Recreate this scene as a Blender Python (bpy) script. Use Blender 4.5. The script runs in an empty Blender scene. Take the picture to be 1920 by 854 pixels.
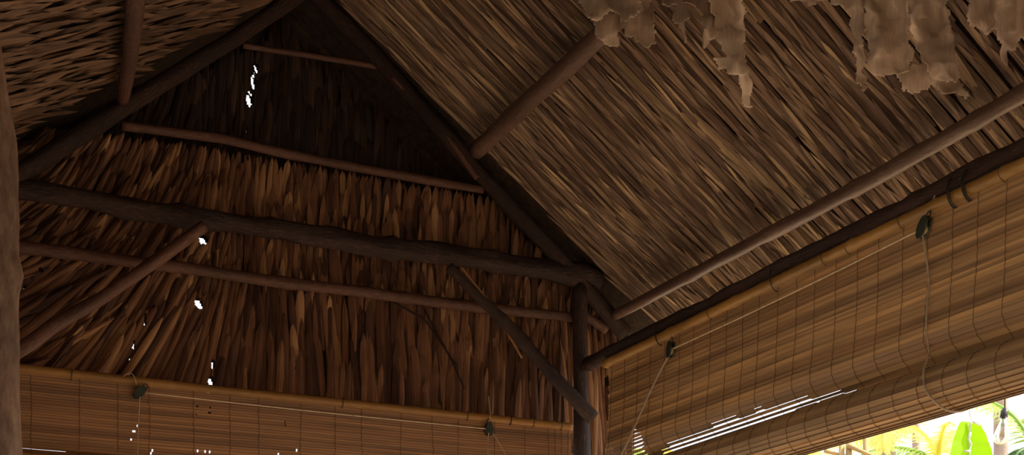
import bpy, math, random
from mathutils import Vector, Matrix, noise

# ------------------------------------------------------------------ camera, sky, sun, exposure
SC = bpy.context.scene
COL = SC.collection
H = 1.4                                  # eye height above the hut floor
F, CY = 2600.0, 1355.0                   # focal length and horizon row for a 1920 x 854 frame
TH = math.atan(1229 / 2600); S_, C_ = math.sin(TH), math.cos(TH)

cam_d = bpy.data.cameras.new('camera'); cam = bpy.data.objects.new('camera', cam_d); COL.objects.link(cam)
cam.location = (0, 0, H); cam.rotation_euler = (math.pi / 2, 0, -TH)
cam_d.sensor_width = 36; cam_d.lens = F / 1920 * 36; cam_d.shift_y = (CY - 427) / 1920
cam_d.clip_start = 0.05; cam_d.clip_end = 500
SC.camera = cam

SC.view_settings.view_transform = 'Standard'; SC.view_settings.look = 'None'
SC.view_settings.gamma = 1.0; SC.view_settings.use_curve_mapping = False
SC.view_settings.exposure = -0.75

W = bpy.data.worlds.new('sky'); SC.world = W; W.use_nodes = True
wb = W.node_tree.nodes['Background']
wb.inputs['Color'].default_value = (0.93, 0.95, 1.0, 1); wb.inputs['Strength'].default_value = 2.3

sun_d = bpy.data.lights.new('sun', 'SUN'); sun = bpy.data.objects.new('sun', sun_d); COL.objects.link(sun)
sun_d.energy = 13.0; sun_d.angle = 0.01; sun_d.color = (1.0, 0.90, 0.74)
sun.rotation_euler = Vector((0.70, -0.42, 0.80)).to_track_quat('Z', 'Y').to_euler()
sun.location = (3, -3, 8)

# ------------------------------------------------------------------ measuring helpers
def ray(u, v):
    r = (u - 960) / F
    return (r * C_ + S_, -r * S_ + C_, (CY - v) / F)
def PY(u, v, y=6.0):                     # point of the pixel on a plane of constant y
    a = ray(u, v); t = y / a[1]; return Vector((a[0] * t, y, a[2] * t + H))
def PX(u, v, x):
    a = ray(u, v); t = x / a[0]; return Vector((x, a[1] * t, a[2] * t + H))
def PD(u, v, d):                         # at a distance along the view axis
    a = ray(u, v); return Vector((a[0] * d, a[1] * d, a[2] * d + H))
def pix(p):
    d = p[0] * S_ + p[1] * C_; r = (p[0] * C_ - p[1] * S_) / d
    return 960 + F * r, CY - F * (p[2] - H) / d
def inpoly(x, y, P):
    c = False; n = len(P)
    for i in range(n):
        x1, y1 = P[i]; x2, y2 = P[i - 1]
        if (y1 > y) != (y2 > y) and x < (x2 - x1) * (y - y1) / (y2 - y1) + x1: c = not c
    return c

# hut dimensions
XE0, XE1 = -0.55, 3.85
YW = 6.0; XR = 3.206; XL = 0.41; XA = 1.808; ZA = 3.27 + H; SL = 0.755
Z_PLATE = 1.74 + H; Z_TIE = 2.18 + H; Z_B = 2.525 + H; Z_C = 1.967 + H; Z_A = 2.985 + H
def roof_z(x): return ZA - SL * abs(x - XA)
rnd = random.Random(7)
def nz(x, y=0.0, z=0.0): return noise.noise(Vector((x, y, z)))

# ------------------------------------------------------------------ object helpers
class MB:
    def __init__(s): s.v = []; s.f = []; s.uv = []; s.sm = []
    def quad(s, a, b, c, d, uv=None, sm=False):
        n = len(s.v); s.v += [tuple(a), tuple(b), tuple(c), tuple(d)]; s.f.append((n, n + 1, n + 2, n + 3))
    def tube(s, pts, rad, seg=8, cap=True, bump=0.0, seed=0.0):
        """tube through pts; rad is a number, a list or a function of 0..1"""
        n0 = len(s.v); N = len(pts); pts = [Vector(p) for p in pts]
        up = None; L = 0.0
        for i, p in enumerate(pts):
            t = (pts[min(i + 1, N - 1)] - pts[max(i - 1, 0)])
            t = t.normalized() if t.length > 1e-9 else Vector((0, 0, 1))
            if up is None:
                a = Vector((0, 0, 1)) if abs(t.z) < 0.9 else Vector((1, 0, 0))
                up = (a - t * a.dot(t)).normalized()
            else:
                up = (up - t * up.dot(t)); up = up.normalized() if up.length > 1e-6 else Vector((1, 0, 0))
            sd = t.cross(up)
            if i: L += (p - pts[i - 1]).length
            r = rad(i / max(N - 1, 1)) if callable(rad) else (rad[i] if isinstance(rad, (list, tuple)) else rad)
            for k in range(seg):
                an = 2 * math.pi * k / seg
                rr = r * (1 + bump * nz(math.cos(an) * 1.3 + seed, math.sin(an) * 1.3, L * 6 + seed))
                s.v.append(tuple(p + up * (math.cos(an) * rr) + sd * (math.sin(an) * rr)))
        for i in range(N - 1):
            for k in range(seg):
                a = n0 + i * seg + k; b = n0 + i * seg + (k + 1) % seg
                s.f.append((a, b, b + seg, a + seg))
        if cap:
            s.f.append(tuple(n0 + k for k in range(seg))[::-1])
            s.f.append(tuple(n0 + (N - 1) * seg + k for k in range(seg)))
        s.smooth = True
        return s
    def box(s, lo, hi):
        x0, y0, z0 = lo; x1, y1, z1 = hi; n = len(s.v)
        s.v += [(x0, y0, z0), (x1, y0, z0), (x1, y1, z0), (x0, y1, z0), (x0, y0, z1), (x1, y0, z1), (x1, y1, z1), (x0, y1, z1)]
        for q in ((0, 3, 2, 1), (4, 5, 6, 7), (0, 1, 5, 4), (1, 2, 6, 5), (2, 3, 7, 6), (3, 0, 4, 7)):
            s.f.append(tuple(n + k for k in q))
        return s
    def build(s, name, mat, parent=None, smooth=None, vuv=None, origin=None):
        me = bpy.data.meshes.new(name)
        vs = s.v
        if origin is not None and parent is None:
            vs = [(a - origin[0], b - origin[1], c - origin[2]) for a, b, c in s.v]
        me.from_pydata(vs, [], s.f); me.update()
        if vuv:
            ul = me.uv_layers.new(name='UVMap')
            flat = []
            for l in me.loops: flat += vuv[l.vertex_index]
            ul.data.foreach_set('uv', flat)
        if smooth if smooth is not None else getattr(s, 'smooth', False):
            me.polygons.foreach_set('use_smooth', [True] * len(me.polygons))
        me.materials.append(mat)
        o = bpy.data.objects.new(name, me); COL.objects.link(o)
        if origin is not None and parent is None: o.location = origin
        if parent: o.parent = parent; o.matrix_parent_inverse = parent.matrix_world.inverted() if False else Matrix.Translation(-Vector(parent.location))
        return o
def tag(o, label=None, cat=None, group=None, kind=None):
    for k, v in (('label', label), ('category', cat), ('group', group), ('kind', kind)):
        if v: o[k] = v
    return o
def empty(name, loc, label, cat, group=None):
    o = bpy.data.objects.new(name, None); COL.objects.link(o); o.location = loc
    o.empty_display_size = 0.05
    return tag(o, label, cat, group)

# ------------------------------------------------------------------ materials
def mat(name, build):
    m = bpy.data.materials.new(name); m.use_nodes = True
    nt = m.node_tree; bs = nt.nodes['Principled BSDF']; build(nt, bs); return m
def node(nt, typ, **kw):
    n = nt.nodes.new(typ)
    for k, v in kw.items():
        if k in n.inputs: n.inputs[k].default_value = v
        else: setattr(n, k, v)
    return n
def ramp(nt, fac, stops):
    r = nt.nodes.new('ShaderNodeValToRGB'); nt.links.new(fac, r.inputs[0])
    e = r.color_ramp.elements
    while len(e) < len(stops): e.new(0.5)
    for i, (p, c) in enumerate(stops): e[i].position = p; e[i].color = (*c, 1)
    return r.outputs[0]
def mul(nt, a, b, fac=1.0, mode='MULTIPLY'):
    m = nt.nodes.new('ShaderNodeMix'); m.data_type = 'RGBA'; m.blend_type = mode
    m.inputs[0].default_value = fac; nt.links.new(a, m.inputs[6]); nt.links.new(b, m.inputs[7]); return m.outputs[2]
def bump(nt, h, bs, strength, dist):
    b = nt.nodes.new('ShaderNodeBump'); b.inputs['Strength'].default_value = strength; b.inputs['Distance'].default_value = dist
    nt.links.new(h, b.inputs['Height']); nt.links.new(b.outputs[0], bs.inputs['Normal'])
def translucent(nt, bs, col, fac):
    tr = nt.nodes.new('ShaderNodeBsdfTranslucent'); mx = nt.nodes.new('ShaderNodeMixShader')
    nt.links.new(col, tr.inputs['Color']); mx.inputs[0].default_value = fac
    out = nt.nodes['Material Output']
    nt.links.new(bs.outputs[0], mx.inputs[1]); nt.links.new(tr.outputs[0], mx.inputs[2]); nt.links.new(mx.outputs[0], out.inputs[0])

def leaf_mat(name, stops, fib=0.55, trans=0.0, rough=0.62):
    def b(nt, bs):
        g = nt.nodes.new('ShaderNodeNewGeometry')
        uv = nt.nodes.new('ShaderNodeUVMap'); uv.uv_map = 'UVMap'
        mp = node(nt, 'ShaderNodeMapping'); mp.inputs['Scale'].default_value = (260, 7, 1)
        nt.links.new(uv.outputs[0], mp.inputs[0])
        ad = nt.nodes.new('ShaderNodeVectorMath'); ad.operation = 'ADD'
        sc = nt.nodes.new('ShaderNodeVectorMath'); sc.operation = 'SCALE'; sc.inputs['Scale'].default_value = 57
        cx = nt.nodes.new('ShaderNodeCombineXYZ')
        for k in range(3): nt.links.new(g.outputs['Random Per Island'], cx.inputs[k])
        nt.links.new(cx.outputs[0], sc.inputs[0]); nt.links.new(mp.outputs[0], ad.inputs[0]); nt.links.new(sc.outputs[0], ad.inputs[1])
        n = node(nt, 'ShaderNodeTexNoise', Scale=1.0, Detail=4.0, Roughness=0.6); nt.links.new(ad.outputs[0], n.inputs['Vector'])
        base = ramp(nt, g.outputs['Random Per Island'], stops)
        f = ramp(nt, n.outputs[0], [(0.28, (1 - fib,) * 3), (0.62, (1, 1, 1))])
        n2 = node(nt, 'ShaderNodeTexNoise', Scale=3.5, Detail=3.0); tc = nt.nodes.new('ShaderNodeTexCoord')
        nt.links.new(tc.outputs['Object'], n2.inputs['Vector'])
        f2 = ramp(nt, n2.outputs[0], [(0.3, (0.62, 0.55, 0.5)), (0.65, (1.1, 1.1, 1.1))])
        c = mul(nt, mul(nt, base, f), f2)
        nt.links.new(c, bs.inputs['Base Color']); bs.inputs['Roughness'].default_value = rough
        bs.inputs['Specular IOR Level'].default_value = 0.35
        bump(nt, n.outputs[0], bs, 0.55, 0.004)
        if trans: translucent(nt, bs, c, trans)
    return mat(name, b)
M = {}
M['leaf_gable'] = leaf_mat('dry_thatch_brown', [(0, (0.07, 0.030, 0.018)), (0.4, (0.19, 0.085, 0.046)), (0.8, (0.30, 0.148, 0.075)), (1, (0.54, 0.31, 0.15))])
M['leaf_shade'] = leaf_mat('shade_dark_thatch', [(0, (0.035, 0.022, 0.018)), (0.6, (0.065, 0.040, 0.032)), (1, (0.11, 0.065, 0.05))])  # darker thatch colours that paint shade into the gable peak
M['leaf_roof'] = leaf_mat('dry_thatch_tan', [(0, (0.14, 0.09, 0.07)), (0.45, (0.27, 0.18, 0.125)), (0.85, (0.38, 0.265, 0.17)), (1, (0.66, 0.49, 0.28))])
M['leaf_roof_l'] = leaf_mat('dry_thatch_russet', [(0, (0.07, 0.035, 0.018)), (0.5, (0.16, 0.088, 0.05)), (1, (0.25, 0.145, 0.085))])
M['scrap'] = leaf_mat('dried_leaf_sheath', [(0, (0.42, 0.33, 0.27)), (0.5, (0.50, 0.40, 0.32)), (1, (0.60, 0.49, 0.39))], fib=0.2, rough=0.5)

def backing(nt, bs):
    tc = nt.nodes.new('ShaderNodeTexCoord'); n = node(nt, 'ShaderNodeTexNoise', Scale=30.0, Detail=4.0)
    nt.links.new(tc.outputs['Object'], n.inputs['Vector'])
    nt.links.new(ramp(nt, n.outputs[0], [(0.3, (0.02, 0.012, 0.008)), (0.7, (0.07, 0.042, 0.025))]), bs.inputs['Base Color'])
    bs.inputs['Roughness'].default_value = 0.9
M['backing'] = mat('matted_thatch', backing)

def wood_mat(name, stops, scale=(9, 9, 1.2), bs_rough=0.6, bmp=0.5, bd=0.006):
    def b(nt, bs):
        tc = nt.nodes.new('ShaderNodeTexCoord'); mp = node(nt, 'ShaderNodeMapping'); mp.inputs['Scale'].default_value = scale
        uv = nt.nodes.new('ShaderNodeUVMap'); uv.uv_map = 'UVMap'
        nt.links.new(uv.outputs[0], mp.inputs[0])
        n = node(nt, 'ShaderNodeTexNoise', Scale=3.0, Detail=6.0, Roughness=0.65); nt.links.new(mp.outputs[0], n.inputs['Vector'])
        n2 = node(nt, 'ShaderNodeTexNoise', Scale=2.5, Detail=3.0); nt.links.new(tc.outputs['Object'], n2.inputs['Vector'])
        c = mul(nt, ramp(nt, n.outputs[0], stops), ramp(nt, n2.outputs[0], [(0.3, (0.6, 0.6, 0.6)), (0.7, (1.15, 1.1, 1.05))]))
        nt.links.new(c, bs.inputs['Base Color']); bs.inputs['Roughness'].default_value = bs_rough
        bs.inputs['Specular IOR Level'].default_value = 0.4
        bump(nt, n.outputs[0], bs, bmp, bd)
    return mat(name, b)
M['pole'] = wood_mat('weathered_pole', [(0.3, (0.06, 0.028, 0.021)), (0.55, (0.13, 0.062, 0.045)), (0.78, (0.24, 0.125, 0.085))])
M['dark_pole'] = wood_mat('dark_rough_pole', [(0.3, (0.018, 0.009, 0.008)), (0.55, (0.045, 0.023, 0.019)), (0.80, (0.15, 0.075, 0.052))], bmp=0.9, bd=0.012)
M['purlin'] = wood_mat('smooth_brown_pole', [(0.3, (0.10, 0.062, 0.05)), (0.6, (0.18, 0.115, 0.09)), (0.8, (0.32, 0.22, 0.17))], bs_rough=0.3, bmp=0.3)
M['trunk_post'] = wood_mat('worn_trunk', [(0.3, (0.12, 0.075, 0.055)), (0.55, (0.26, 0.17, 0.125)), (0.8, (0.38, 0.29, 0.22))], scale=(4, 4, 3), bmp=0.8, bd=0.01)
M['bamboo'] = wood_mat('yellow_bamboo', [(0.3, (0.30, 0.165, 0.045)), (0.6, (0.44, 0.26, 0.075)), (0.85, (0.54, 0.35, 0.12))], bs_rough=0.35, bmp=0.12)
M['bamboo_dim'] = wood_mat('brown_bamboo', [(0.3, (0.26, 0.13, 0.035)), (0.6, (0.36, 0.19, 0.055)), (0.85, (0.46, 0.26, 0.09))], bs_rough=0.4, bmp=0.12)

def slat_mat(name, stops, trans):
    def b(nt, bs):
        g = nt.nodes.new('ShaderNodeNewGeometry'); uv = nt.nodes.new('ShaderNodeUVMap'); uv.uv_map = 'UVMap'
        mp = node(nt, 'ShaderNodeMapping'); mp.inputs['Scale'].default_value = (1.4, 220, 1); nt.links.new(uv.outputs[0], mp.inputs[0])
        n = node(nt, 'ShaderNodeTexNoise', Scale=1.0, Detail=3.0); nt.links.new(mp.outputs[0], n.inputs['Vector'])
        mp2 = node(nt, 'ShaderNodeMapping'); mp2.inputs['Scale'].default_value = (1.6, 14, 1); nt.links.new(uv.outputs[0], mp2.inputs[0])
        n2 = node(nt, 'ShaderNodeTexNoise', Scale=1.0, Detail=2.0); nt.links.new(mp2.outputs[0], n2.inputs['Vector'])
        c = mul(nt, ramp(nt, g.outputs['Random Per Island'], stops), ramp(nt, n.outputs[0], [(0.3, (0.72,) * 3), (0.65, (1, 1, 1))]))
        c = mul(nt, c, ramp(nt, n2.outputs[0], [(0.3, (0.62, 0.6, 0.58)), (0.66, (1.12, 1.05, 0.95))]))
        nt.links.new(c, bs.inputs['Base Color']); bs.inputs['Roughness'].default_value = 0.5
        bump(nt, n.outputs[0], bs, 0.25, 0.002)
        translucent(nt, bs, c, trans)
    return mat(name, b)
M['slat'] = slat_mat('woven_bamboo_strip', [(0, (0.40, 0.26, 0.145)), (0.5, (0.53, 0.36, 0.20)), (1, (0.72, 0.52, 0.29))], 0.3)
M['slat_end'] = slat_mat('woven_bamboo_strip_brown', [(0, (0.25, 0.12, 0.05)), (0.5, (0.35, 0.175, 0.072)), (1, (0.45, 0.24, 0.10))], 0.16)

def flat(name, col, rough=0.6, metal=0.0, spec=0.5):
    def b(nt, bs):
        tc = nt.nodes.new('ShaderNodeTexCoord'); n = node(nt, 'ShaderNodeTexNoise', Scale=40.0, Detail=3.0); nt.links.new(tc.outputs['Object'], n.inputs['Vector'])
        c = ramp(nt, n.outputs[0], [(0.3, tuple(k * 0.75 for k in col)), (0.7, tuple(min(k * 1.15, 1) for k in col))])
        nt.links.new(c, bs.inputs['Base Color']); bs.inputs['Roughness'].default_value = rough; bs.inputs['Metallic'].default_value = metal
        bs.inputs['Specular IOR Level'].default_value = spec
    return mat(name, b)
M['cord'] = flat('tan_cord', (0.42, 0.34, 0.24))
M['cord_pale'] = flat('pale_cord', (0.62, 0.50, 0.34))
M['thread'] = flat('brown_stitching', (0.13, 0.075, 0.04), 0.9)
M['pulley'] = flat('dark_green_iron', (0.045, 0.06, 0.052), 0.45, 0.3)
M['brass'] = flat('worn_brass', (0.45, 0.38, 0.18), 0.4, 0.6)
M['wire'] = flat('thin_dark_wire', (0.05, 0.045, 0.04), 0.5, 0.5)
M['sand'] = flat('pale_sand', (0.5, 0.38, 0.26), 0.95)
M['floor'] = flat('tan_floor', (0.36, 0.235, 0.15), 0.8)
M['socket'] = flat('dark_bulb_socket', (0.06, 0.055, 0.06), 0.4)
M['white_wire'] = flat('white_light_string', (0.95, 0.95, 0.95), 0.4)
M['filament'] = flat('amber_filament_post', (0.75, 0.55, 0.25), 0.4)
def green(name, c1, c2, trans):
    def b(nt, bs):
        g = nt.nodes.new('ShaderNodeNewGeometry'); tc = nt.nodes.new('ShaderNodeTexCoord')
        n = node(nt, 'ShaderNodeTexNoise', Scale=5.0, Detail=3.0); nt.links.new(tc.outputs['Object'], n.inputs['Vector'])
        c = ramp(nt, n.outputs[0], [(0.3, c1), (0.7, c2)])
        nt.links.new(c, bs.inputs['Base Color']); bs.inputs['Roughness'].default_value = 0.45
        translucent(nt, bs, c, trans)
    return mat(name, b)
M['banana'] = green('bright_banana_leaf', (0.36, 0.72, 0.005), (0.42, 0.82, 0.01), 0.6)
M['midrib'] = green('pale_midrib', (0.55, 0.85, 0.10), (0.62, 0.9, 0.16), 0.4)
M['frond'] = green('green_palm_frond', (0.33, 0.52, 0.10), (0.55, 0.75, 0.22), 0.5)
M['frond_dark'] = green('deep_green_frond', (0.07, 0.17, 0.05), (0.17, 0.32, 0.09), 0.4)
M['frond_yellow'] = green('yellow_palm_frond', (0.78, 0.76, 0.10), (0.95, 0.92, 0.32), 0.55)
M['palm_trunk'] = wood_mat('coconut_trunk', [(0.3, (0.42, 0.33, 0.27)), (0.6, (0.62, 0.5, 0.43)), (0.8, (0.8, 0.7, 0.62))], scale=(1.0, 1.0, 14), bmp=0.8, bd=0.02)
M['stick'] = wood_mat('sunlit_bamboo_stick', [(0.3, (0.5, 0.33, 0.12)), (0.7, (0.75, 0.55, 0.26))], bmp=0.1)
def glass(nt, bs):
    bs.inputs['Base Color'].default_value = (0.98, 0.99, 1, 1); bs.inputs['Transmission Weight'].default_value = 1.0
    bs.inputs['Roughness'].default_value = 0.02; bs.inputs['IOR'].default_value = 1.3
M['glass'] = mat('clear_bulb_glass', glass)

# ------------------------------------------------------------------ the setting: ground, floor, roof shell, gable shell
g = MB(); N = 40
for i in range(N):
    for j in range(N):
        def gp(a, b):
            x = -60 + 120 * a / N; y = -60 + 120 * b / N
            return (x, y, -0.12 + 0.05 * nz(x * 0.3, y * 0.3))
        g.quad(gp(i, j), gp(i + 1, j), gp(i + 1, j + 1), gp(i, j + 1))
tag(g.build('ground', M['sand']), 'pale sandy ground around the hut', kind='structure')
tag(MB().box((XE0, -3.0, -0.15), (XR + 0.25, YW + 0.35, 0.0)).build('floor', M['floor']), kind='structure')

HOLES = [(484, 122, 5, 10), (479, 148, 5, 15), (472, 180, 7, 15), (466, 240, 1.5, 8), (383, 447, 9, 10), (340, 462, 4.5, 6), (330, 480, 1.5, 4),
         (283, 453, 2, 7), (375, 568, 9, 12), (290, 571, 2.5, 3), (273, 600, 3, 11), (253, 645, 2.5, 9), (246, 670, 1.5, 4), (371, 615, 2, 6),
         (402, 680, 4.5, 8), (400, 712, 5, 9), (77, 507, 4.5, 4), (60, 522, 3, 3), (47, 535, 3, 3), (372, 233, 2, 5), (1141, 715, 6, 13),
         (1144, 735, 2.5, 3), (636, 76, 1.5, 6), (412, 572, 1.5, 3), (466, 295, 1.5, 4), (555, 690, 1.2, 3)]
YB = YW + 0.19                          # plane of the matted thatch of the gable
REC = 0.14                              # the thatch above the upper pole is set back
def yb(z): return YB + (REC if z > Z_B - 0.01 else 0)
HW = []                                 # the same holes, in metres on the gable
for (u, v, a, b) in HOLES:
    c = PY(u, v, YB - 0.06); 
    if v < 285: c = PY(u, v, YB + REC - 0.06)
    HW.append((c.x, c.z, a * 6.3 / F * 1.05, b * 6.3 / F * 1.05))
def in_hole(x, z, pad=0.0):
    for (hx, hz, a, b) in HW:
        dx = abs(x - hx); dz = abs(z - hz)
        if dx < a + pad and dz < b + pad and (dx / (a + pad)) ** 2 + (dz / (b + pad)) ** 2 < 1: return True
    return False
def near_hole(x0, x1, z0, z1, pad=0.03):
    for (hx, hz, a, b) in HW:
        if x0 - pad - a < hx < x1 + pad + a and z0 - pad - b < hz < z1 + pad + b: return True
    return False

GX0, GX1, GZ0 = 0.05, 3.62, 1.31 + H
b = MB(); st = 0.006; nx = int((GX1 - GX0) / st)
import itertools
def gable_solid(x, z):
    if z > roof_z(x) + 0.17 or z < GZ0 + 0.03 + 0.03 * nz(x * 14): return False
    if x > GX1 - 0.02 - 0.03 * nz(z * 9, 3.0): return False
    return not in_hole(x, z, 0.002)
idx = {}
def gv(i, j):
    if (i, j) not in idx:
        idx[(i, j)] = len(b.v); x = GX0 + i * st; z = GZ0 + j * st
        b.v.append((x, yb(z) + 0.02 + 0.02 * nz(x * 7, z * 7), z))
    return idx[(i, j)]
nzr = int((ZA + 0.18 - GZ0) / st) + 1
for i in range(nx):
    for j in range(nzr):
        if gable_solid(GX0 + (i + 0.5) * st, GZ0 + (j + 0.5) * st):
            b.f.append((gv(i, j), gv(i + 1, j), gv(i + 1, j + 1), gv(i, j + 1)))
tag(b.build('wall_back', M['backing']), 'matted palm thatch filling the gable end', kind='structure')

Y0, Y1 = -3.0, YW + 0.56
def slope_shell(x0, x1, name):
    b = MB(); n = 24; m = 60
    for i in range(n + 1):
        for j in range(m + 1):
            x = x0 + (x1 - x0) * i / n; y = Y0 + (Y1 - Y0) * j / m
            b.v.append((x, y, roof_z(x) + 0.085 + 0.01 * nz(x * 5, y * 5)))
    n0 = len(b.v)
    b.v += [(x, y, z + 0.10) for x, y, z in b.v]
    w = m + 1
    for i in range(n):
        for j in range(m):
            a = i * w + j; b.f.append((a, a + 1, a + w + 1, a + w)); b.f.append((n0 + a, n0 + a + w, n0 + a + w + 1, n0 + a + 1))
    for i in range(n):
        for j in (0, m):
            a = i * w + j; b.f.append((a, a + w, n0 + a + w, n0 + a))
    for j in range(m):
        for i in (0, n):
            a = i * w + j; b.f.append((a, a + 1, n0 + a + 1, n0 + a))
    return tag(b.build(name, M['backing']), kind='structure')

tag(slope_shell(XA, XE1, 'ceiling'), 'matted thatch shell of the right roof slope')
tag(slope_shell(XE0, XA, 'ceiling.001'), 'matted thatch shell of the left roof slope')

# unseen thatched gable added behind the viewer to block light from the front
b = MB(); n0 = 0
for i in range(41):
    x = XE0 + 0.1 + (XE1 - XE0 - 0.2) * i / 40
    for yy0 in (-2.9, -2.8):
        b.v.append((x, yy0, -0.02)); b.v.append((x, yy0, roof_z(x) + 0.04))
for i in range(40):
    a = i * 4; b.f += [(a, a + 4, a + 5, a + 1), (a + 2, a + 3, a + 7, a + 6), (a, a + 2, a + 6, a + 4)]
tag(b.build('wall_front_blocker', M['backing']), 'unseen thatched gable added at the near end of the hut to block light', kind='structure')
b = MB()  # unseen left wall added to block side light, open below near the viewer
for i in range(61):
    y = -2.85 + (YW + 0.1 + 2.85) * i / 60
    for xx0 in (XE0 + 0.1, XE0 + 0.18):
        b.v.append((xx0, y, -0.02 if y > 3.4 else 2.8)); b.v.append((xx0, y, roof_z(xx0) + 0.04))
for i in range(60):
    a = i * 4; b.f += [(a, a + 4, a + 5, a + 1), (a + 2, a + 3, a + 7, a + 6), (a + 1, a + 5, a + 7, a + 3)]
tag(b.build('wall_left_blocker', M['backing']), 'unseen thatched wall added along the left side of the hut to block light', kind='structure')

# ------------------------------------------------------------------ leaf blades
class Leaves:
    def __init__(s): s.m = MB(); s.uv = []
    def leaf(s, base, d, side, nrm, L, w, base_off, tip_off, seg=9, tip=0.3, curl=0.0, ridge=0.22, hole=None, sway=0.0, across=2):
        """base point, direction to the tip, side vector, normal towards the room"""
        m = s.m; n0 = len(m.v); na = across + 1
        keep = []
        for i in range(seg + 1):
            t = i / seg
            ww = w if t < 1 - tip else w * math.sqrt(max(0.0, 1 - ((t - 1 + tip) / tip) ** 1.7)) * 0.98 + 0.02 * w
            ww *= (0.82 + 0.18 * min(1, t * 3))
            off = base_off + (tip_off - base_off) * (t ** 1.4) + curl * math.sin(t * math.pi)
            c = base + d * (L * t) + nrm * off + side * (sway * math.sin(t * 2.2))
            for k in range(na):
                q = k / across * 2 - 1
                m.v.append(tuple(c + side * (ww * 0.5 * q) + nrm * (ridge * ww * ((1 - q * q) if across > 2 else (1 - abs(q))))))
                s.uv.append(((q * 0.5 + 0.5) * w, L * t))
        for i in range(seg):
            for k in range(across):
                a = n0 + i * na + k
                if hole:
                    c = [sum(m.v[j][e] for j in (a, a + 1, a + na, a + na + 1)) / 4 for e in range(3)]
                    if hole(c[0], c[2]): continue
                m.f.append((a, a + 1, a + na + 1, a + na))
    def build(s, name, mt): return s.m.build(name, mt, vuv=s.uv, smooth=False)

# gable thatch: rows of upward pointing tips, fanned out to the left
def gable_lean(x, z):
    t = (x - 0.5) / 2.8
    a = 0.85 * max(0.0, 1 - t / 0.42) ** 1.25 - 0.10 * max(0.0, (t - 0.45) / 0.55)
    return a
lv = Leaves(); lu = Leaves(); r = random.Random(3)
nrm = Vector((0, -1, 0))
rows = []
z = GZ0 - 0.1
while z < ZA + 0.1:
    rows.append(z); z += 0.062 if z > Z_C - 0.15 else 0.085
for ri, zr in enumerate(rows):
    x = GX0 + r.uniform(0, 0.04)
    while x < GX1:
        low = zr < Z_C - 0.2
        w = r.uniform(0.024, 0.044) if low else r.uniform(0.020, 0.038)
        L = r.uniform(0.30, 0.62) if low else r.uniform(0.17, 0.30)
        if r.random() < 0.12: L *= 1.4
        zz = zr + r.uniform(-0.045, 0.045)
        a = gable_lean(x, zz) + r.gauss(0, 0.05) + (0.16 * nz(x * 2.3, zz * 2.3, 5))
        d = Vector((math.sin(a), 0, math.cos(a))); sd = Vector((math.cos(a), 0, -math.sin(a)))
        yq = yb(zz)
        if yq == YB and zz + L > Z_B + 0.03:
            if zz > Z_B - 0.1: yq = YB + REC
            else: L = max(0.08, Z_B + 0.03 - zz)
        tp = Vector((x, yq, zz)) + d * L
        if tp.z < roof_z(tp.x) + 0.07 and tp.x < GX1 + 0.0 and not (low and r.random() < (0.34 if 1.3 < x < 2.5 else 0.14)):
            base = Vector((x, yq, zz))
            if base.z < GZ0 + 0.02:
                base.z = GZ0 + 0.02 + r.uniform(-0.03, 0.03)
            x0, x1 = sorted((base.x, tp.x)); nh = near_hole(x0 - w, x1 + w, base.z, tp.z)
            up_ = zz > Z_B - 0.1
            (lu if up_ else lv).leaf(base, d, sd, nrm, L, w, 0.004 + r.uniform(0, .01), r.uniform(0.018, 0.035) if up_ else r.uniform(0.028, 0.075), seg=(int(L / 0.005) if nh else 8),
                    tip=r.uniform(0.22, 0.5), curl=r.uniform(-0.008, 0.012), ridge=r.uniform(0.2, 0.42),
                    hole=in_hole if nh else None, sway=r.uniform(-.012, .012), across=4 if nh else 2)
        x += w * r.uniform(0.72, 1.25)
tag(lv.build('palm_thatch', M['leaf_gable']), 'layered dry brown palm leaves with upturned tips on the gable end', 'thatch', kind='stuff')

tag(lu.build('palm_thatch', M['leaf_shade']), 'palm leaves with shade put into their dark colour, filling the gable peak above the slim reddish pole', 'thatch', kind='stuff')
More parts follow.
